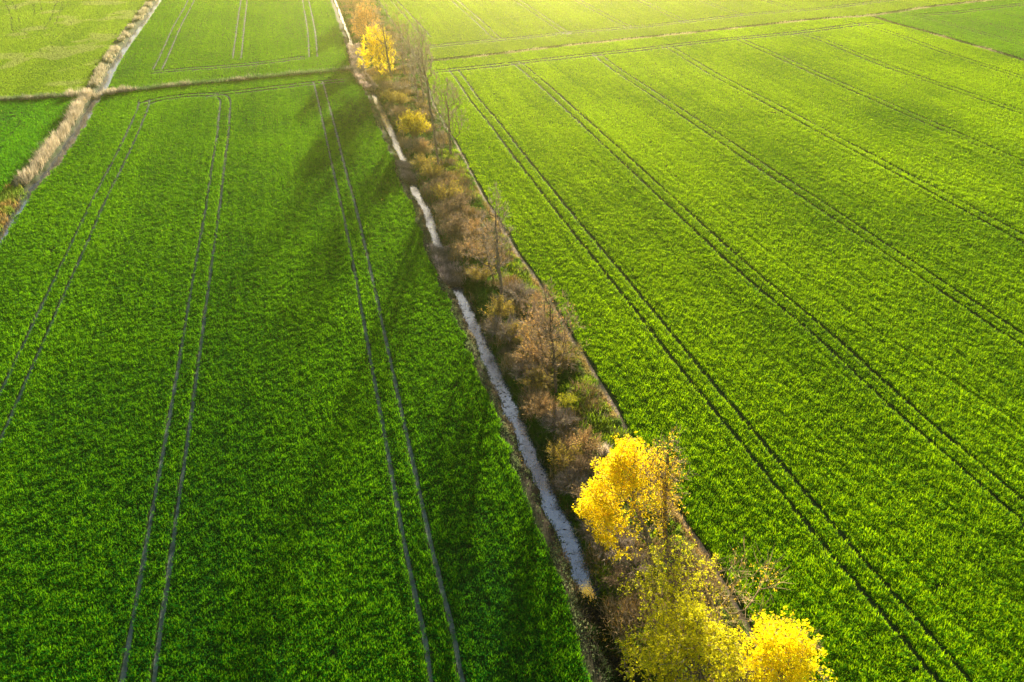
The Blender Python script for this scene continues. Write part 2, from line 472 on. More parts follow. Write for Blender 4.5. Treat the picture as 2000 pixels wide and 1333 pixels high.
# ------------------------------------------------------------------ crops
ROW_A = math.atan((VP[0] - CX) / (F_PX / CP))      # row direction from +Y
RD = np.array((math.sin(ROW_A), math.cos(ROW_A))); RQ = np.array((RD[1], -RD[0]))
TAN_H = 1000 / F_PX

def lod_points(dens=1.0):
    """jittered points aligned with the drill rows, coarser farther off; within the view and a margin around it"""
    out = []
    edges = [14, 30, 44, 58, 75, 95, 120, 150, 185, 225, 275, 330]
    for a, b in zip(edges[:-1], edges[1:]):
        dist = math.hypot((a + b) / 2, H)
        s = (0.060 + dist / 830) / dens
        lim = TAN_H * (b * CP + H * SP) + 10
        ext = int((lim + b) / s) + 2
        q = np.arange(-ext, ext) * s; r = np.arange(-ext, ext) * s
        Q, R = np.meshgrid(q, r); Q, R = Q.ravel(), R.ravel()
        x = Q * RQ[0] + R * RD[0]; y = Q * RQ[1] + R * RD[1]
        m = (y > a - s) & (y < b + s) & (np.abs(x) < TAN_H * (y * CP + H * SP) + 10)
        x, y, Q, R = x[m], y[m], Q[m], R[m]
        Q = Q + RNG.uniform(-0.38, 0.38, len(x)) * s; R = R + RNG.uniform(-0.5, 0.5, len(x)) * s
        x = Q * RQ[0] + R * RD[0]; y = Q * RQ[1] + R * RD[1]
        m = (y > a) & (y <= b)
        out.append(np.stack([x[m], y[m], np.full(m.sum(), s)], 1))
    return np.vstack(out)

PTS = lod_points()
X, Y, S = PTS.T
xm, xp, xl = X_MAIN(Y), X_PATH(Y), X_LEFT(Y)
ycl, ycr, y2 = Y_CL(X), Y_CR(X), Y_2(X)
edge_n = (vn(X, Y, 1.6, 70) - 0.5) * 0.9
dm = dist_poly(PTS[:, :2], R_MAIN); dl = dist_poly(PTS[:, :2], R_LEFT); dcl = dist_poly(PTS[:, :2], R_CL); dcr = dist_poly(PTS[:, :2], R_CR); d2 = dist_poly(PTS[:, :2], R_2)
right_of_path = X > xp + 0.75 + edge_n * 0.5
x_first = G(1703, 32)[0]
beyond2 = (X > x_first) & (Y > y2)
FIELDS = {
    'A': (X < xm) & (X > xl) & (Y < ycl) & (dm > 1.95 + edge_n * 0.9) & (dl > 1.0 + edge_n * 0.7) & (dcl > 1.0),
    'B': (X < xl) & (Y < ycl) & (dl > 3.4 + edge_n) & (dcl > 1.2),
    'C': (X < xl) & (Y >= ycl) & (dl > 3.2 + edge_n * 1.5) & (dcl > 1.5),
    'D': (X < xm) & (X >= xl) & (Y >= ycl) & (dm > 1.8 + edge_n * 0.5) & (dl > 1.1) & (dcl > 1.5),
    'E': right_of_path & (Y < ycr) & (dcr > 0.9) & ~(beyond2) & (d2 > 1.0),
    'F': right_of_path & (Y >= ycr) & (dcr > 1.3),
    'G': right_of_path & (Y < ycr) & (dcr > 1.0) & beyond2 & (d2 > 1.0)}
# two natural leaf tints per field: (dark, yellowish)
TINT = {'A': ((0.014, 0.122, 0.002), (0.105, 0.300, 0.002)), 'B': ((0.014, 0.150, 0.002), (0.080, 0.310, 0.003)),
        'C': ((0.11, 0.235, 0.010), (0.22, 0.36, 0.022)), 'D': ((0.030, 0.150, 0.003), (0.110, 0.285, 0.004)),
        'E': ((0.060, 0.190, 0.001), (0.240, 0.430, 0.001)), 'F': ((0.09, 0.20, 0.006), (0.18, 0.32, 0.012)),
        'G': ((0.035, 0.17, 0.004), (0.10, 0.28, 0.005))}
LABEL = {'A': 'large left field of young wheat with three pairs of pale wheel tracks',
         'B': 'small deep green crop field beyond the reedy ditch on the left edge',
         'C': 'pale yellowish meadow with faint curved tracks in the upper left corner',
         'D': 'green field at the top between the two ditches with faint tracks',
         'E': 'large bright right field of young wheat with slanting dark tramlines',
         'F': 'pale hazy field at the top beyond the long dry grass line',
         'G': 'green corner field at upper right behind the slanting ditch'}
for key, mask in FIELDS.items():
    idx = np.flatnonzero(mask)
    p = PTS[idx, :2]; s = S[idx]
    dtr = np.full(len(p), 6.0)
    for t in TR.get(key, []):
        across = abs(t[-1, 0] - t[0, 0]) > 1.5 * abs(t[-1, 1] - t[0, 1])      # headland gaps widened to imitate the dark line of the shaded crop wall
        dt = dist_poly(p, t, 1.0)
        dtr = np.minimum(dtr, np.where(dt < 1.0, dt - (0.2 if across else 0.0), 6.0))
    dtr = np.where(dtr >= 1.0, 6.0, dtr)
    nz = vn(p[:, 0], p[:, 1], 0.5, 80)
    keep = (dtr > (0.12 if key == 'E' else 0.10) + 0.16 * nz + 0.28 * s) | (RNG.random(len(p)) < 0.03)
    dfa = np.full(len(p), 6.0)
    for t in FAINT_W: dfa = np.minimum(dfa, dist_poly(p, t, 1.0))
    low = np.where(dfa < 0.25, 0.72, 1.0)
    clump = smooth((0.82 * vn(p[:, 0], p[:, 1], 0.33, 81) + 0.18 * vn(p[:, 0], p[:, 1], 1.5, 85) - 0.1) / 0.8)
    patch = fbm(p[:, 0], p[:, 1], 14.0, 82, 3)
    bare = vn(p[:, 0], p[:, 1], 0.75, 83)
    thin = vn(p[:, 0], p[:, 1], 9.0, 84)
    if key in 'CB': keep |= RNG.random(len(p)) < 0.5
    keep &= ~((bare < 0.015 + 0.07 * thin) & (RNG.random(len(p)) < 0.75))
    p, s, clump, patch, low, nz = p[keep], s[keep], clump[keep], patch[keep], low[keep], nz[keep]
    n = len(p)
    streak = vn(p @ RQ, p @ RD / 26.0, 0.55, 86) * 0.6 + vn(p @ RQ, p @ RD / 40.0, 1.9, 87) * 0.4
    hgt = (0.20 + 0.12 * clump + 0.16 * streak) * low * (1 - 0.3 * smooth((p[:, 1] - 90) / 60)) * (0.9 + 0.25 * patch)
    k = 5 if key in 'AE' else 4
    base = np.zeros((n, 3)); base[:, :2] = p
    B = rep(base, k); B[:, :2] += RNG.normal(0, 0.28, (n * k, 2)) * rep(s[:, None], k)
    h = rep(hgt[:, None], k)[:, 0] * RNG.uniform(0.7, 1.2, n * k)
    w = rep(s[:, None], k)[:, 0] * RNG.uniform(0.24, 0.45, n * k)
    az = RNG.uniform(0, 2 * np.pi, n * k)
    lean = np.abs(RNG.normal(0.28, 0.22, n * k)); droop = RNG.uniform(0.1, 0.9, n * k)
    Vb, Fb = blades(B, h, w, az, lean, droop)
    a, b = np.array(TINT[key][0]), np.array(TINT[key][1])
    band = vn(p @ RQ, p @ RD / 18.0, 5.5, 88) - 0.5
    f = np.clip(rep((0.35 * band + 0.75 * patch + 0.40 * clump + 0.35 * streak + 0.2 * (nz - 0.5) - 0.27)[:, None], k) + RNG.normal(0, 0.12, (n * k, 1)), 0, 1)
    c = a * (1 - f) + b * f
    if key == 'C':
        str_ = rep(smooth((fbm(p[:, 0], p[:, 1], 7.0, 90, 3) - 0.56) / 0.12)[:, None], k)
        c = c * (1 - 0.4 * str_) + np.array((0.36, 0.36, 0.16)) * 0.4 * str_
    o = mesh_obj('crop_field' if key != 'C' else 'meadow_grass', Vb, Fb, M_CROP, rep(c, 4))
    tag(o, LABEL[key], 'meadow' if key == 'C' else 'crop field', kind='stuff')
    print('field', key, n * k)

# ------------------------------------------------------------------ grass, litter and reeds
def scatter_along(poly, lo, hi, step, seed):
    """points beside a polyline, between the offsets lo..hi (arrays or floats; + is to the left of travel)"""
    rng = np.random.default_rng(seed)
    L = np.r_[0, np.cumsum(np.linalg.norm(np.diff(poly, axis=0), axis=1))]
    n = int(L[-1] * abs(hi - lo) / step ** 2)
    t = rng.uniform(0, L[-1], n)
    nm = normals2(poly)
    x = np.interp(t, L, poly[:, 0]); y = np.interp(t, L, poly[:, 1])
    nx = np.interp(t, L, nm[:, 0]); ny = np.interp(t, L, nm[:, 1])
    o = rng.uniform(min(lo, hi), max(lo, hi), n)
    return np.stack([x + nx * o, y + ny * o], 1), o, rng

def in_view(p, pad=8):
    return (np.abs(p[:, 0]) < TAN_H * (p[:, 1] * CP + H * SP) + pad) & (p[:, 1] > 12) & (p[:, 1] < 300)

def grass_obj(name, p, h, w, c, label, cat, mat, rng, k=4, lean=0.45, droop=0.5, sp=0.12, sink=0.03):
    m = in_view(p); p, h, w, c = p[m], h[m], w[m], c[m]
    n = len(p)
    z = ground_z(p[:, 0], p[:, 1])
    base = np.stack([p[:, 0], p[:, 1], z - sink], 1)
    B = rep(base, k); B[:, :2] += rng.normal(0, sp, (n * k, 2))
    V, Fc = blades(B, rep(h[:, None], k)[:, 0] * rng.uniform(0.6, 1.2, n * k), rep(w[:, None], k)[:, 0] * rng.uniform(0.6, 1.3, n * k),
                   rng.uniform(0, 2 * np.pi, n * k), np.abs(rng.normal(lean, 0.3, n * k)), rng.uniform(0, droop, n * k))
    C = rep(c, k) * rng.uniform(0.7, 1.3, (n * k, 1))
    o = mesh_obj(name, V, Fc, mat, rep(C, 4))
    return tag(o, label, cat, kind='stuff')

TAN = np.array((0.36, 0.26, 0.14)); STRAW = np.array((0.46, 0.36, 0.20)); PINK = np.array((0.50, 0.37, 0.31)); GREY = np.array((0.20, 0.16, 0.12))
GREEN = np.array((0.06, 0.17, 0.010)); LIME = np.array((0.21, 0.36, 0.012)); DEEP = np.array((0.030, 0.095, 0.012)); OCHRE = np.array((0.34, 0.21, 0.05))

# strip between ditch and path
rng = np.random.default_rng(21)
n = 560000
yy = 16 + (255 - 16) * rng.random(n) ** 1.6
ff = rng.random(n)
xx = X_MAIN(yy) + 0.5 + 0.35 * vn(yy, yy * 0, 0.8, 38) + ff * (X_PATH(yy) - X_MAIN(yy) - 0.75)
p = np.stack([xx, yy], 1)
wid = X_PATH(yy) - X_MAIN(yy)
keep = rng.random(n) < np.clip(wid / 14.0, 0, 1) * np.clip(0.35 + 0.9 * fbm(xx, yy, 2.0, 33), 0, 1)
p, ff = p[keep], ff[keep]; xx, yy = p.T
g = fbm(xx, yy, 3.2, 34); t2 = fbm(xx, yy, 1.1, 35)
edge = smooth((ff - 0.88) / 0.08) * smooth((vn(xx, yy, 2.6, 37) - 0.3) / 0.3) * smooth((105 - yy) / 20)
col = DEEP + (GREEN - DEEP) * smooth((g - 0.3) / 0.25)[:, None]
dry = smooth((t2 - 0.58) / 0.12)[:, None] * (0.35 + 0.5 * (1 - edge[:, None]))
col = col * (1 - dry) + (GREY * 0.5 + TAN * 0.35) * dry
col = col * (1 - edge[:, None] * 0.75) + (OCHRE * 0.9 + TAN * 0.5) * edge[:, None] * 0.75
hh = 0.28 + 0.45 * t2 - 0.15 * edge
dist = np.hypot(yy, H)
grass_obj('rough_grass', p, hh, 0.035 + dist / 2200, col, 'rank grass and dead stalks growing under the shrubs of the strip', 'grass', M_GRASS, rng, k=3, lean=0.55, droop=0.8)

m = rng.random(len(p)) < smooth((fbm(xx, yy, 2.4, 41) - 0.5) / 0.12) * (ff < 0.9) * 0.32
q = p[m]; g2 = fbm(q[:, 0], q[:, 1], 1.6, 42)[:, None]
c2 = np.where(g2 > 0.52, np.array((0.44, 0.31, 0.15)), np.array((0.25, 0.19, 0.12))) * (0.7 + 0.6 * rng.random((len(q), 1)))
c2 = np.where(rng.random((len(q), 1)) < 0.25, np.array((0.42, 0.27, 0.05)), c2)
grass_obj('dry_stalks', q, 0.6 + 0.7 * fbm(q[:, 0], q[:, 1], 2.0, 43), 0.018 + np.hypot(q[:, 1], H) / 3600, c2, 'tangle of dead tan stalks and brambles between the shrubs of the strip', 'undergrowth', M_TWIG, rng, k=4, lean=0.5, droop=0.6, sp=0.25)

# light green tussocks along the path side of the strip
def tussocks(ranges, n, seed):
    rng = np.random.default_rng(seed)
    cen = []
    for (y0, y1, f0, f1, cnt) in ranges:
        a, b = G(1000, y0)[1], G(1000, y1)[1]
        y = rng.uniform(min(a, b), max(a, b), cnt); f = rng.uniform(f0, f1, cnt)
        cen.append(np.stack([X_MAIN(y) + f * (X_PATH(y) - X_MAIN(y)), y], 1))
    cen = np.vstack(cen)
    r = rng.uniform(0.4, 0.95, len(cen))
    q = rep(cen, n); rr = rep(r[:, None], n)[:, 0]
    th = rng.uniform(0, 2 * np.pi, len(q)); d = np.sqrt(rng.random(len(q))) * rr
    p = q + np.stack([np.cos(th), np.sin(th)], 1) * d[:, None]
    hcap = 0.35 + 0.7 * np.sqrt(np.clip(1 - (d / rr) ** 2, 0, 1)) * rr
    c = rep(LIME * rng.uniform(0.5, 1.1, (len(cen), 1)) + np.array((0.05, 0.02, 0.0)) * rng.random((len(cen), 1)), n)
    return p, hcap, c, rng
p, hc, c, rng = tussocks([(300, 395, 0.6, 0.93, 46), (465, 560, 0.5, 0.92, 40), (725, 905, 0.62, 0.94, 60), (560, 720, 0.72, 0.95, 20), (960, 1100, 0.55, 0.9, 24), (1100, 1330, 0.1, 0.9, 40)], 170, 22)
grass_obj('tussock_grass', p, hc, np.full(len(p), 0.075), c, 'light green grass tussocks growing along the path side of the strip', 'grass', M_GRASS, rng, k=1, lean=0.5, droop=1.0)

# dry grass on the left bank of the main ditch (fades into the crop)
p, o, rng = scatter_along(R_MAIN[::-1], 0.72, 2.2, 0.115, 23)
if np.median(p[:, 0] - X_MAIN(p[:, 1])) > 0: p, o, rng = scatter_along(R_MAIN, 0.72, 2.2, 0.115, 23)
m = (p[:, 1] < Y_CL(p[:, 0]) - 1)
p, o = p[m], np.abs(o[m])
f = fbm(p[:, 0], p[:, 1], 2.5, 36)
keep = rng.random(len(p)) < np.clip(1.25 - 0.9 * (o - 0.75) + (f - 0.5) * 1.8, 0.05, 1)
p, o, f = p[keep], o[keep], f[keep]
a = (smooth((f - 0.42) / 0.16) * smooth((1.6 - o) / 0.5))[:, None]
c = (TAN * 1.0 + GREY * 0.4) * a + (GREEN * 0.7 + GREY * 0.6) * (1 - a)
grass_obj('bank_grass', p, 0.16 + 0.22 * f, np.full(len(p), 0.07), c, 'pale dry grass on the left bank of the long ditch', 'grass', M_GRASS, rng, k=3, lean=0.8, droop=0.6)

def reeds(name, poly, lo, hi, step, seed, h, w, cols, label, yr=None, clip=None, lean=0.22, gap=0.0, gs=3.0, cat='reeds', mix=0.5, hn=0.5):
    p, o, rng = scatter_along(poly, lo, hi, step, seed)
    if yr is not None: p = p[(p[:, 1] > yr[0]) & (p[:, 1] < yr[1])]
    if clip is not None: p = p[clip(p)]
    f = fbm(p[:, 0], p[:, 1], gs, seed)
    p, f = p[f > gap], f[f > gap]
    a = np.clip(smooth((f - (1 - mix) + 0.12) / 0.24)[:, None] + rng.normal(0, 0.2, (len(p), 1)), 0, 1)
    c = cols[0] * a + cols[1] * (1 - a)
    return grass_obj(name, p, h * (1 - hn * 0.5 + hn * f), np.full(len(p), w), c, label, cat, M_REED, rng, k=3, lean=lean, droop=0.35, sp=0.1)

yl0, yl1 = G(65, 369)[1], G(190, 190)[1]
left_of = -1 if offset(R_LEFT, 1.0)[40, 0] > R_LEFT[40, 0] else 1
reeds('reed_bed', R_LEFT, left_of * 1.0, left_of * 2.1, 0.17, 24, 1.6, 0.055, (np.array((0.52, 0.43, 0.29)), np.array((0.40, 0.33, 0.21))), 'tall tan reed bed filling the ditch side at the left', (yl0, yl1 + 2), hn=1.0, gap=0.33, gs=1.4, lean=0.32)
reeds('reed_bed', R_LEFT, left_of * 0.5, left_of * 3.2, 0.2, 25, 0.9, 0.08, (OCHRE * 1.0, LIME * 0.8), 'low yellowish dry growth along the left ditch at the frame edge', (-20, yl0), mix=0.55)
reeds('reed_bed', R_LEFT, left_of * 0.8, left_of * 2.6, 0.28, 26, 1.0, 0.08, (np.array((0.46, 0.39, 0.25)), np.array((0.30, 0.29, 0.14))), 'patchy pale reeds along the ditch in the far upper left', (yl1 + 3, 290), gap=0.48)
reeds('reed_bed', R_CL[:-4], -0.9, 0.9, 0.18, 27, 1.15, 0.085, (np.array((0.34, 0.28, 0.20)), np.array((0.08, 0.17, 0.04))), 'grey green reed hedge along the cross ditch at upper left', None, clip=lambda p: np.abs(p[:, 0] - G(185, 185)[0]) > 2, mix=0.46, gs=7.0, lean=0.15, hn=0.9)
jc = G(185, 186)[:2]
reeds('reed_bed', np.stack([jc + (-5, -1), jc + (4, 1)]), -1.3, 1.5, 0.26, 28, 1.4, 0.07, (np.array((0.48, 0.40, 0.27)), np.array((0.36, 0.31, 0.2))), 'tan reed clump where the two upper left ditches meet', None)
reeds('dry_grass_line', R_CR, -0.7, 0.7, 0.19, 29, 0.75, 0.09, (np.array((0.40, 0.37, 0.20)), np.array((0.10, 0.14, 0.05))), 'long pale dry grass line edging the ditch across the upper right', None, mix=0.55, gs=5.0)
reeds('dry_grass_line', R_2, -0.8, 0.8, 0.22, 30, 0.7, 0.10, (np.array((0.40, 0.33, 0.20)), np.array((0.07, 0.12, 0.04))), 'dry grass line slanting down to the right frame edge', None, mix=0.42, gs=4.0)
for i, ((lo, hi), hh, lab) in enumerate(zip(DRY, (0.9, 0.9, 0.6, 0.8, 0.5), (
        'brown reeds choking the far ditch below the yellow tree', 'greyish dead sedge in the ditch bend at the cross ditch', 'small plug of dead sedge splitting the bright water',
        'pinkish brown mat of flattened dead reeds across the ditch', 'dark dead stalks in the dry ditch bottom at the lower edge'))):
    cc = (PINK, GREY * 1.25) if i < 4 else (GREY * 0.28, GREEN * 0.4)
    reeds('dead_reeds', R_MAIN, -1.35, 1.2, 0.10 if i > 1 else 0.14, 200 + i, hh, 0.06 if i > 1 else 0.09, cc, lab, (lo, hi), lean=0.85 if i in (2, 3, 4) else 0.4, gs=1.2, gap=0.0 if i < 4 else 0.35)

# bits of broken stalks and scum lying in the water
p, o, rng = scatter_along(R_MAIN, -0.95, 0.95, 0.42, 31)
yw = G(1000, 774, -0.7)[1]
keep = rng.random(len(p)) < 0.25 + 0.75 * np.exp(-((p[:, 1] - yw) / 3.0) ** 2) + 0.35 * (np.abs(o) > 0.6)
p = p[keep & in_view(p)]
n = len(p)
base = np.stack([p[:, 0], p[:, 1], np.full(n, -0.715)], 1)
V, Fc = blades(base, rng.uniform(0.1, 0.55, n), rng.uniform(0.03, 0.1, n), rng.uniform(0, 6.28, n), np.full(n, 1.5), np.zeros(n))
tag(mesh_obj('floating_debris', V, Fc, M_TWIG, rep(np.array((0.06, 0.05, 0.04)) * rng.uniform(0.5, 2, (n, 1)), 4)), 'broken stalks and twigs lying in the ditch water', 'debris', kind='stuff')

# ------------------------------------------------------------------ trees
def grow(points, trunk, rng, bf=0.35, tip=0.014, r_base=0.2, up=0.6):
    nodes = [trunk[0]]; par = [-1]; plen = [0.0]
    for q in trunk[1:]:
        par.append(len(nodes) - 1); plen.append(plen[-1] + np.linalg.norm(q - nodes[-1])); nodes.append(q)
    nt = len(nodes)
    order = np.argsort(np.min(np.linalg.norm(points[:, None] - np.array(trunk)[None], axis=2), axis=1) + 0.15 * points[:, 2])
    N = np.zeros((nt + 2 * len(points), 3)); N[:nt] = nodes
    PL = np.zeros(len(N)); PL[:nt] = plen
    cnt = nt
    for k in order:
        p = points[k]
        d = p - N[:cnt]; L = np.linalg.norm(d, axis=1) + 1e-6
        pen = np.clip(up - d[:, 2] / L, 0, 2)
        cost = L * (1 + 0.9 * pen) + bf * PL[:cnt]
        cost[0] += 5
        j = int(np.argmin(cost))
        if L[j] > 0.9:                     # one bend on the way
            mid = N[j] + d[j] * 0.5 + rng.normal(0, 0.09 * L[j], 3); mid[2] -= 0.04 * L[j]
            N[cnt] = mid; PL[cnt] = PL[j] + L[j] * 0.5; par.append(j); j = cnt; cnt += 1
        N[cnt] = p; PL[cnt] = PL[j] + np.linalg.norm(p - N[j]); par.append(j); cnt += 1
    N = N[:cnt]; par = np.array(par)
    acc = np.zeros(cnt); kids = np.zeros(cnt, int)
    e = 2.2
    for k in range(cnt - 1, 0, -1):
        if acc[k] == 0: acc[k] = tip ** e
        acc[par[k]] += acc[k]; kids[par[k]] += 1
    acc[0] = max(acc[0], acc[1])
    R = acc ** (1 / e)
    R = R * np.where(R > 0.03, 1, 1)
    sc = r_base / R[0]
    R = tip + (R - tip) * np.clip(sc, 0.3, 3)
    return N, par, R, kids, nt

def tree(spec):
    (name, label, group, bpx, cpx, rx, rz, ntip, rb, trunk_frac, leafc, nleaf, leaf_size, clust, twigc, ntw, twl, seed, barkc) = spec
    rng = np.random.default_rng(seed)
    b = G(*bpx); fwd = b[1]
    cen = P(cpx[0], cpx[1], fwd)
    b[2] = float(ground_z(b[0], b[1])[0]) - 0.05
    root = bpy.data.objects.new(name, None); COL.objects.link(root); root.location = b
    tag(root, label, 'tree', group)
    c = cen - b
    # envelope points
    q = rng.normal(size=(ntip * 2, 3)); q /= np.linalg.norm(q, axis=1)[:, None]
    q *= (rng.random((len(q), 1)) ** 0.42)
    rad = vn(np.arctan2(q[:, 1], q[:, 0]) * 1.6 + 9, q[:, 2] * 1.6 + 9, 0.8, seed + 3)
    q = q * (0.78 + 0.42 * rad)[:, None]
    lob = fbm(q[:, 0] * 3 + q[:, 2] * 1.7 + 9, q[:, 1] * 3 - q[:, 2] * 2.1, 1.0, seed, 2)
    q = q[lob > 0.36][:ntip]
    taper = 1.0 - 0.35 * np.clip(q[:, 2:3], -1, 1)       # a little narrower at the top
    pts = c + q * np.array((rx, rx, rz)) * np.concatenate([taper, taper, np.ones_like(taper)], 1)
    pts = pts[pts[:, 2] > 1.0]
    top = np.array((c[0] * 1.05, c[1], c[2] + rz * trunk_frac))
    m = max(6, int(top[2] / 0.9))
    t = np.linspace(0, 1, m)[:, None]
    tr = np.concatenate([t * top[0], t * top[1], t * top[2]], 1)
    tr[:, 0] += 0.25 * np.sin(t[:, 0] * 5 + seed) * t[:, 0] * (1 - t[:, 0]) * 2
    tr[1:, :2] += rng.normal(0, 0.05, (m - 1, 2))
    tr[:, :2] -= tr[0, :2]
    N, par, R, kids, nt = grow(pts, list(tr), rng, r_base=rb)
    ch = np.arange(1, len(N)); A, B = N[par[ch]], N[ch]
    ra, rbb = np.minimum(R[par[ch]], R[ch] * 1.35 + 0.004), R[ch]
    istr = ch < nt
    bk = np.array(barkc)
    V, Fc = tubes(A[istr], B[istr], R[par[ch]][istr], rbb[istr], 8)
    # flared foot
    V2, F2 = tubes(np.array([[0, 0, -0.15]]), N[1:2] * 0.6, np.array([R[0] * 1.7]), np.array([R[0] * 1.02]), 8)
    V, Fc, _ = merge([(V, Fc), (V2, F2)])
    mesh_obj('trunk', V, Fc, M_BARK, np.tile(bk, (len(V), 1)), root, smoothed=True)
    ob = ~istr
    V, Fc = tubes(A[ob], B[ob], ra[ob], rbb[ob], 4)
    parts = [(V, Fc, bk)]
    mesh_obj('branches', V, Fc, M_BARK, np.tile(bk, (len(V), 1)), root, smoothed=True)
    # twigs on the outer nodes
    tips = np.flatnonzero((R < 0.035) & (np.arange(len(N)) >= nt))
    if ntw:
        T = rep(N[tips], ntw); D = rep(N[tips] - N[par[tips]], ntw)
        D /= np.linalg.norm(D, axis=1)[:, None] + 1e-9
        D = D + rng.normal(0, 0.55, D.shape) + np.array((0, 0, 0.35)); D /= np.linalg.norm(D, axis=1)[:, None]
        L = rng.uniform(0.4, 1.0, len(T)) * twl
        az = np.arctan2(D[:, 1], D[:, 0]); ln = np.arccos(np.clip(D[:, 2], -1, 1))
        V, Fc = blades(T, L, np.full(len(T), 0.026 if b[1] < 80 else 0.034) * rng.uniform(0.7, 1.5, len(T)), az, ln, rng.normal(0, 0.25, len(T)))
        cc = np.array(twigc) * rng.uniform(0.7, 1.35, (len(T), 1))
        mesh_obj('crown', V, Fc, M_TWIG, rep(cc, 4), root)
    if nleaf:
        # blossom / leaf puffs around outer nodes
        wt = smooth((fbm(N[tips][:, 0] + 0.7 * N[tips][:, 2] + 50, N[tips][:, 1] - 0.5 * N[tips][:, 2] + 50, 1.5, seed + 5, 2) - 0.28) / 0.35) + 0.06
        if 'biggest' in label: wt = wt * (0.16 + smooth((0.9 - (N[tips][:, 0] - c[0])) / 2.2)) * (0.3 + smooth((N[tips][:, 2] - c[2] + 4) / 3))
        src = N[tips][rng.choice(len(tips), nleaf, p=wt / wt.sum())] + rng.normal(0, 0.26, (nleaf, 3))
        C = rep(src, clust) + rng.normal(0, leaf_size * 0.7, (nleaf * clust, 3))
        V, Fc = cards(C, leaf_size * rng.uniform(0.7, 1.3, len(C)), rng)
        a, bb = np.array(leafc[0]), np.array(leafc[1])
        f = np.clip(rep(rng.random((nleaf, 1)), clust) * 0.7 + rng.random((len(C), 1)) * 0.3, 0, 1)
        mesh_obj('foliage', V, Fc, M_LEAF, rep(a * (1 - f) + bb * f, 4), root)
    return root

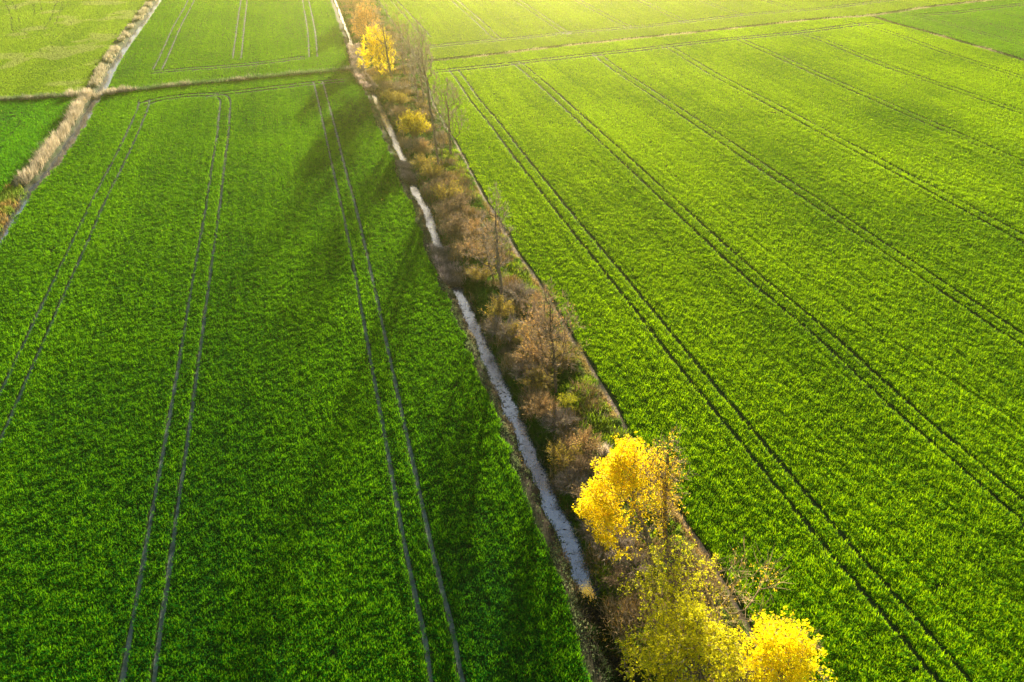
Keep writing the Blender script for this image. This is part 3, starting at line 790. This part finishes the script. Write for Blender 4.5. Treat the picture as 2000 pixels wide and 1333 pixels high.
YEL = ((0.61, 0.46, 0.006), (0.80, 0.70, 0.008)); YGR = ((0.34, 0.36, 0.010), (0.56, 0.54, 0.012)); GOLD = ((0.46, 0.32, 0.02), (0.64, 0.50, 0.02))
BUD = ((0.30, 0.17, 0.04), (0.42, 0.27, 0.08)); RUS = ((0.42, 0.22, 0.05), (0.60, 0.38, 0.10))
BRN, GRY, PALE, DRK = (0.30, 0.21, 0.13), (0.30, 0.24, 0.18), (0.42, 0.30, 0.15), (0.10, 0.075, 0.05)
g_bare, g_yel = 'bare trees in the scrub strip', 'yellow flowering trees in the scrub strip'
TREES = [
 # name, label, group, base px, crown centre px, rx, rz, tips, trunk radius, trunk fraction, leaf tints, puffs, leaf size, per puff, twig tint, twigs/tip, twig length, seed, bark tint
 ('maple_tree', 'tall dense bright yellow flowering tree, the biggest crown, above the white dry tuft', g_yel, (1276, 1098), (1226, 958), 2.75, 4.9, 300, 0.20, 0.3, YEL, 2900, 0.105, 7, BRN, 3, 0.7, 101, (1, 1, 1)),
 ('maple_tree', 'thin golden tree with sparse leaves leaning on the big yellow crown', g_yel, (1300, 1106), (1296, 935), 1.5, 4.4, 170, 0.16, 0.55, GOLD, 620, 0.10, 4, BRN, 5, 0.9, 102, (0.9, 0.8, 0.6)),
 ('maple_tree', 'loose yellow green tree with gaps, just below the big yellow crown', g_yel, (1352, 1225), (1318, 1140), 3.0, 2.9, 230, 0.17, 0.3, YGR, 820, 0.105, 6, BRN, 4, 0.8, 103, (0.9, 0.85, 0.7)),
 ('bare_tree', 'bare pale branched tree spreading out over the right field edge', g_bare, (1376, 1235), (1432, 1148), 2.7, 3.1, 60, 0.13, 0.05, GOLD, 150, 0.09, 4, PALE, 4, 1.9, 104, (2.2, 2.0, 1.5)),
 ('maple_tree', 'dense yellow green tree cut off by the lower frame edge', g_yel, (1378, 1392), (1352, 1274), 3.1, 3.2, 260, 0.19, 0.3, ((0.36, 0.36, 0.010), (0.60, 0.56, 0.012)), 2300, 0.115, 7, BRN, 3, 0.7, 105, (0.8, 0.75, 0.6)),
 ('maple_tree', 'brilliant yellow rounded tree at the lower frame edge beside the right field', g_yel, (1560, 1405), (1526, 1278), 2.15, 2.7, 220, 0.16, 0.3, ((0.66, 0.56, 0.006), (0.84, 0.78, 0.008)), 1500, 0.115, 7, BRN, 3, 0.7, 106, (0.9, 0.8, 0.6)),
 ('bare_tree', 'slender dark bare tree rising from the small yellow green bush', g_bare, (1085, 771), (1073, 648), 2.9, 4.6, 200, 0.15, 0.6, BUD, 450, 0.07, 3, BRN, 9, 0.9, 107, (0.7, 0.6, 0.5)),
 ('bare_tree', 'thin low bare tree with russet buds left of the slender dark tree', g_bare, (1062, 720), (1050, 640), 2.0, 2.8, 120, 0.08, 0.7, RUS, 600, 0.07, 3, BRN, 8, 0.8, 108, (0.9, 0.7, 0.5)),
 ('bare_tree', 'grey bare tree with a thick straight trunk among green tussocks mid strip', g_bare, (981, 588), (968, 455), 1.9, 5.0, 150, 0.19, 0.55, BUD, 200, 0.07, 2, GRY, 9, 0.9, 109, (1.2, 1.05, 0.95)),
 ('bare_tree', 'short leaning bare tree with rusty twigs beside the thick grey trunk', g_bare, (966, 552), (942, 472), 2.3, 3.6, 140, 0.11, 0.6, BUD, 400, 0.07, 3, BRN, 9, 0.9, 110, (1.0, 0.9, 0.8)),
 ('bare_tree', 'lone tall grey bare tree with fan shaped twigs at the right field edge', g_bare, (882, 306), (872, 208), 2.9, 4.6, 170, 0.21, 0.35, BUD, 0, 0.07, 2, GRY, 10, 1.0, 111, (1.15, 1.05, 0.9)),
 ('bare_tree', 'very tall bare tree whose leaning trunk starts behind the round golden bush', g_bare, (859, 336), (826, 130), 2.0, 5.6, 150, 0.17, 0.45, BUD, 0, 0.07, 2, GRY, 10, 1.0, 112, (1.2, 1.0, 0.9)),
 ('bare_tree', 'small thin bare tree beside the foot of the very tall one', g_bare, (864, 330), (858, 280), 1.2, 2.5, 60, 0.08, 0.7, BUD, 0, 0.07, 2, GRY, 7, 0.7, 113, (1.1, 1.0, 0.9)),
 ('bare_tree', 'middle one of three close bare trunks beyond the round golden bush', g_bare, (827, 204), (818, 106), 2.4, 5.2, 150, 0.2, 0.35, BUD, 0, 0.07, 2, GRY, 10, 1.1, 114, (1.15, 1.0, 0.9)),
 ('bare_tree', 'leftmost of three close bare trunks beyond the round golden bush', g_bare, (817, 196), (799, 92), 2.6, 5.4, 150, 0.2, 0.4, BUD, 0, 0.07, 2, GRY, 10, 1.1, 115, (1.15, 1.0, 0.9)),
 ('bare_tree', 'thin brownish bare tree standing where the strip meets the upper right ditch', g_bare, (791, 148), (781, 66), 2.6, 5.0, 140, 0.18, 0.35, BUD, 0, 0.07, 2, BRN, 10, 1.1, 116, (1.2, 0.95, 0.75)),
 ('bare_tree', 'tall bare forked tree standing right in front of the far yellow tree', g_bare, (766, 158), (747, 62), 2.6, 6.2, 150, 0.24, 0.3, BUD, 0, 0.07, 2, GRY, 10, 1.1, 117, (1.2, 1.0, 0.85)),
 ('maple_tree', 'far bright yellow tree at the ditch corner behind a bare forked trunk', g_yel, (744, 150), (736, 97), 3.9, 5.3, 260, 0.2, 0.3, YEL, 2000, 0.17, 5, BRN, 4, 1.0, 118, (1, 0.9, 0.7)),
 ('russet_tree', 'hazy orange brown budding tree at the top edge beyond the yellow tree', None, (722, 88), (717, 36), 3.6, 4.8, 240, 0.2, 0.5, RUS, 1500, 0.16, 4, BRN, 8, 1.0, 119, (1, 0.8, 0.6)),
 ('russet_tree', 'faint brown leafless thicket tree farthest away at the top edge', None, (692, 36), (690, 8), 4.0, 3.2, 220, 0.15, 0.5, BUD, 500, 0.14, 3, BRN, 10, 1.0, 120, (1, 0.85, 0.7)),
]
for sp in TREES: tree(sp)

# ------------------------------------------------------------------ shrubs
KINDS = {  # stem tint, leaf tints, leaf count, leaf size, height/radius, stems
    'brown': ((0.25, 0.175, 0.11), ((0.24, 0.16, 0.07), (0.38, 0.27, 0.11)), 1300, 0.075, 0.9, 46),
    'grey': ((0.27, 0.21, 0.165), ((0.20, 0.18, 0.09), (0.30, 0.25, 0.12)), 700, 0.07, 0.85, 50),
    'rust': ((0.36, 0.24, 0.12), ((0.44, 0.27, 0.07), (0.60, 0.40, 0.12)), 1200, 0.075, 0.85, 46),
    'olive': ((0.25, 0.18, 0.08), ((0.28, 0.25, 0.02), (0.50, 0.38, 0.03)), 2400, 0.08, 0.95, 42),
    'gold': ((0.26, 0.19, 0.04), ((0.42, 0.36, 0.008), (0.66, 0.55, 0.010)), 5200, 0.10, 1.15, 70),
    'lime': ((0.16, 0.14, 0.05), ((0.42, 0.44, 0.008), (0.58, 0.58, 0.010)), 2200, 0.085, 1.1, 30),
}
def shrub_mesh(kind, seed):
    rng = np.random.default_rng(seed)
    stemc, lc, nl, ls, hr, ns = KINDS[kind]
    # unit-ish shrub: radius 1.0
    th = rng.uniform(0, 2 * np.pi, ns); out = np.sqrt(rng.random(ns)) * 0.95
    end = np.stack([np.cos(th) * out, np.sin(th) * out, hr * (1.15 - 0.55 * out ** 2) * rng.uniform(0.75, 1.1, ns)], 1)
    st = np.stack([np.cos(th) * 0.12 * rng.random(ns), np.sin(th) * 0.12 * rng.random(ns), np.full(ns, -0.05)], 1)
    bend = np.stack([end[:, 0] * 0.4, end[:, 1] * 0.4, end[:, 2] * 0.55], 1) + rng.normal(0, 0.05, (ns, 3))
    r = np.full(ns, 0.013)
    V1, F1 = tubes(st, bend, r * 1.3, r, 3); V2, F2 = tubes(bend, end, r, r * 0.4, 3)
    c = np.array(stemc)
    k = 26
    t = rng.random((ns * k, 1))
    org = rep(bend, k) * (1 - t) + rep(end, k) * t
    D = rep(end - bend, k); D /= np.linalg.norm(D, axis=1)[:, None]
    D = D + rng.normal(0, 0.6, D.shape) + np.array((0, 0, 0.25)); D /= np.linalg.norm(D, axis=1)[:, None]
    L = rng.uniform(0.15, 0.42, len(D))
    V3, F3 = blades(org, L, np.full(len(D), 0.011), np.arctan2(D[:, 1], D[:, 0]), np.arccos(np.clip(D[:, 2], -1, 1)), rng.normal(0, 0.3, len(D)))
    V, Fc, _ = merge([(V1, F1), (V2, F2), (V3, F3)])
    C = np.vstack([np.tile(c, (len(V1) + len(V2), 1)), rep(c * rng.uniform(0.6, 1.5, (len(D), 1)), 4)])
    stems = mesh_obj('stems', V, Fc, M_TWIG, C, link=False)
    q = rng.integers(0, len(D), nl)
    cen = org[q] + D[q] * L[q][:, None] * rng.random((nl, 1)) * 1.05
    Vl, Fl = cards(cen, ls * 0.42 * rng.uniform(0.7, 1.4, nl), rng)
    a, b = np.array(lc[0]), np.array(lc[1])
    f = np.clip(rng.random((nl, 1)) * 0.5 + 0.5 * rep(vn(cen[:, 0] * 4 + 20, cen[:, 2] * 4 + cen[:, 1] * 3 + 20, 1.0, seed)[:, None], 1), 0, 1)
    fol = mesh_obj('foliage', Vl, Fl, M_LEAF, rep(a * (1 - f) + b * f, 4), link=False)
    return stems, fol
PROTO = {}
for i, kd in enumerate(KINDS):
    PROTO[kd] = [shrub_mesh(kd, 300 + 10 * i + j) for j in range(2 if kd in ('brown', 'grey', 'rust', 'olive') else 1)]
SHRUBS = [  # base px, radius m, height scale, kind, label
 ((700, 58), 3.2, 1.0, 'brown', 'hazy brown bush by the ditch at the top beside the russet tree'),
 ((728, 172), 2.6, 0.9, 'olive', 'olive bush by the ditch bend just below the far yellow tree'),
 ((748, 186), 2.6, 0.9, 'brown', 'brown bush right of the ditch bend, below the bare forked trunk'),
 ((775, 178), 2.2, 0.8, 'grey', 'greyish low bush between the forked trunk and the close bare trunks'),
 ((757, 205), 2.2, 1.0, 'olive', 'olive tinged bush close to the ditch above the round golden bush'),
 ((784, 208), 2.3, 0.9, 'olive', 'olive bush just above the round golden bush'),
 ((776, 236), 2.3, 0.9, 'brown', 'brown bush pressed between the bright water and the golden bush'),
 ((810, 272), 2.75, 1.15, 'gold', 'round dense golden yellow bush above the bright ditch water'),
 ((798, 296), 2.4, 0.95, 'grey', 'greenish grey bush at the foot of the round golden bush'),
 ((826, 303), 2.3, 0.95, 'rust', 'orange brown bush right below the round golden bush'),
 ((822, 335), 2.3, 0.9, 'olive', 'olive bush beside the sedge plug in the bright water'),
 ((846, 352), 2.2, 0.9, 'olive', 'yellowish olive bush left of the tussocks below the very tall trunk'),
 ((842, 385), 2.4, 0.9, 'brown', 'brown bush on the ditch side opposite the light green tussocks'),
 ((872, 398), 2.7, 0.95, 'olive', 'broad golden olive bush below the light green tussocks'),
 ((898, 418), 2.6, 0.85, 'brown', 'brown bush at the path side below the golden olive one'),
 ((866, 432), 2.6, 0.9, 'brown', 'dark brown bush leaning to the bright lower water stretch'),
 ((893, 463), 2.7, 0.9, 'brown', 'brown bush upstream of the flattened reed mat'),
 ((928, 462), 2.5, 0.8, 'rust', 'pinkish rusty bush left of the thick grey trunk top'),
 ((920, 505), 2.6, 0.8, 'rust', 'rusty twiggy bush right beside the flattened reed mat'),
 ((938, 548), 2.1, 0.75, 'olive', 'olive bush left of the foot of the short leaning tree'),
 ((1010, 585), 2.2, 0.7, 'grey', 'low greyish bush right of the thick grey trunk foot'),
 ((972, 624), 2.1, 0.95, 'olive', 'olive brown bush directly below the thick grey trunk'),
 ((974, 660), 2.1, 1.0, 'grey', 'grey purple twiggy bush closest to the long pale water stretch'),
 ((1048, 602), 2.3, 0.6, 'rust', 'low sprawling rusty bush at the path side mid strip'),
 ((1014, 665), 2.1, 0.8, 'olive', 'olive gold bush right of the grey purple bush'),
 ((1040, 705), 2.4, 0.8, 'rust', 'rusty bush left of the slender dark trunk'),
 ((1102, 705), 2.0, 0.7, 'olive', 'olive brown bush right of the slender dark trunk'),
 ((1022, 735), 1.7, 0.7, 'grey', 'small grey bush above the twig litter in the water'),
 ((1052, 752), 1.9, 0.7, 'olive', 'olive bush just left of the slender dark trunk foot'),
 ((1107, 800), 1.25, 1.0, 'lime', 'small bright yellow green bush at the slender trunk foot'),
 ((1062, 810), 1.8, 0.9, 'rust', 'reddish brown bush below the slender trunk foot'),
 ((1092, 838), 1.7, 0.9, 'grey', 'grey brown bush below the small yellow green bush'),
 ((1140, 884), 1.9, 1.0, 'rust', 'russet bush left of the white dry tuft'),
 ((1100, 905), 1.8, 0.95, 'olive', 'dark olive bush beside the water left of the russet one'),
 ((1138, 930), 1.8, 0.9, 'brown', 'brown bush left of the big yellow crown'),
 ((1112, 955), 1.6, 0.8, 'grey', 'grey twiggy bush on the bank left of the big yellow crown'),
 ((1150, 985), 1.8, 0.85, 'brown', 'brown twiggy bush beside the lower left of the big yellow crown'),
 ((1146, 1040), 1.5, 0.7, 'grey', 'grey bush overhanging the last water stretch'),
 ((1196, 1070), 1.9, 0.7, 'grey', 'grey twiggy bush under the lower edge of the big yellow crown'),
 ((1240, 1120), 1.6, 0.7, 'grey', 'grey twiggy bush between the big yellow and the loose yellow green tree'),
 ((1205, 1135), 1.3, 0.6, 'brown', 'small brown bush on the bank beside the end of the water'),
]
rs = np.random.default_rng(55)
for i, (px, r, hs, kd, lab) in enumerate(SHRUBS):
    b = G(*px)
    # keep inside the strip
    xa, xb = float(X_MAIN(np.array(b[1]))) + 0.75 + 0.62 * r, float(X_PATH(np.array(b[1]))) - 0.3 - 0.62 * r
    x = float(np.clip(b[0], xa, xb)) if xa < xb else 0.55 * xa + 0.45 * xb
    root = bpy.data.objects.new('shrub', None); COL.objects.link(root)
    root.location = (x, b[1], float(ground_z(x, b[1])[0]))
    root.rotation_euler = (0, 0, rs.uniform(0, 6.28)); root.scale = (r, r * rs.uniform(0.9, 1.1), r * hs)
    tag(root, lab, 'shrub', 'shrubs in the scrub strip along the ditch')
    pr = PROTO[kd][i % len(PROTO[kd])]
    for o in pr:
        c = o.copy(); COL.objects.link(c); c.parent = root

# white dry tuft beside the big yellow tree
rng = np.random.default_rng(77)
b = G(1179, 896)
n = 260
B = np.zeros((n, 3)); B[:, :2] = rng.normal(0, 0.13, (n, 2))
V, Fc = blades(B, rng.uniform(0.9, 1.7, n), np.full(n, 0.045), rng.uniform(0, 6.28, n), np.abs(rng.normal(0.3, 0.22, n)), rng.uniform(0, 0.3, n))
o = mesh_obj('dry_tuft', V, Fc, M_REED, rep(np.array((0.62, 0.52, 0.38)) * rng.uniform(0.7, 1.15, (n, 1)), 4))
o.location = (b[0], b[1], float(ground_z(b[0], b[1])[0]))
tag(o, 'whitish dry grass tuft standing at the upper left of the big yellow crown', 'grass tuft')

# ------------------------------------------------------------------ haze: one closed box of even thin air
def box(name, lo, hi, mat):
    x0, y0, z0 = lo; x1, y1, z1 = hi
    V = np.array([(x0, y0, z0), (x1, y0, z0), (x1, y1, z0), (x0, y1, z0), (x0, y0, z1), (x1, y0, z1), (x1, y1, z1), (x0, y1, z1)], float)
    Fc = np.array([(0, 3, 2, 1), (4, 5, 6, 7), (0, 1, 5, 4), (1, 2, 6, 5), (2, 3, 7, 6), (3, 0, 4, 7)])
    return mesh_obj(name, V, Fc, mat)
m, nt, out = new_mat('haze')
pv = nt.nodes.new('ShaderNodeVolumePrincipled')
pv.inputs['Color'].default_value = (1.0, 0.94, 0.36, 1)
pv.inputs['Density'].default_value = 0.00024
pv.inputs['Anisotropy'].default_value = 0.85
nt.links.new(pv.outputs[0], out.inputs['Volume'])
tag(box('haze', (-1520, -1320, -2.5), (1520, 1720, 44.0), m), 'thin pale sunlit haze over the far fields', 'haze', kind='stuff')
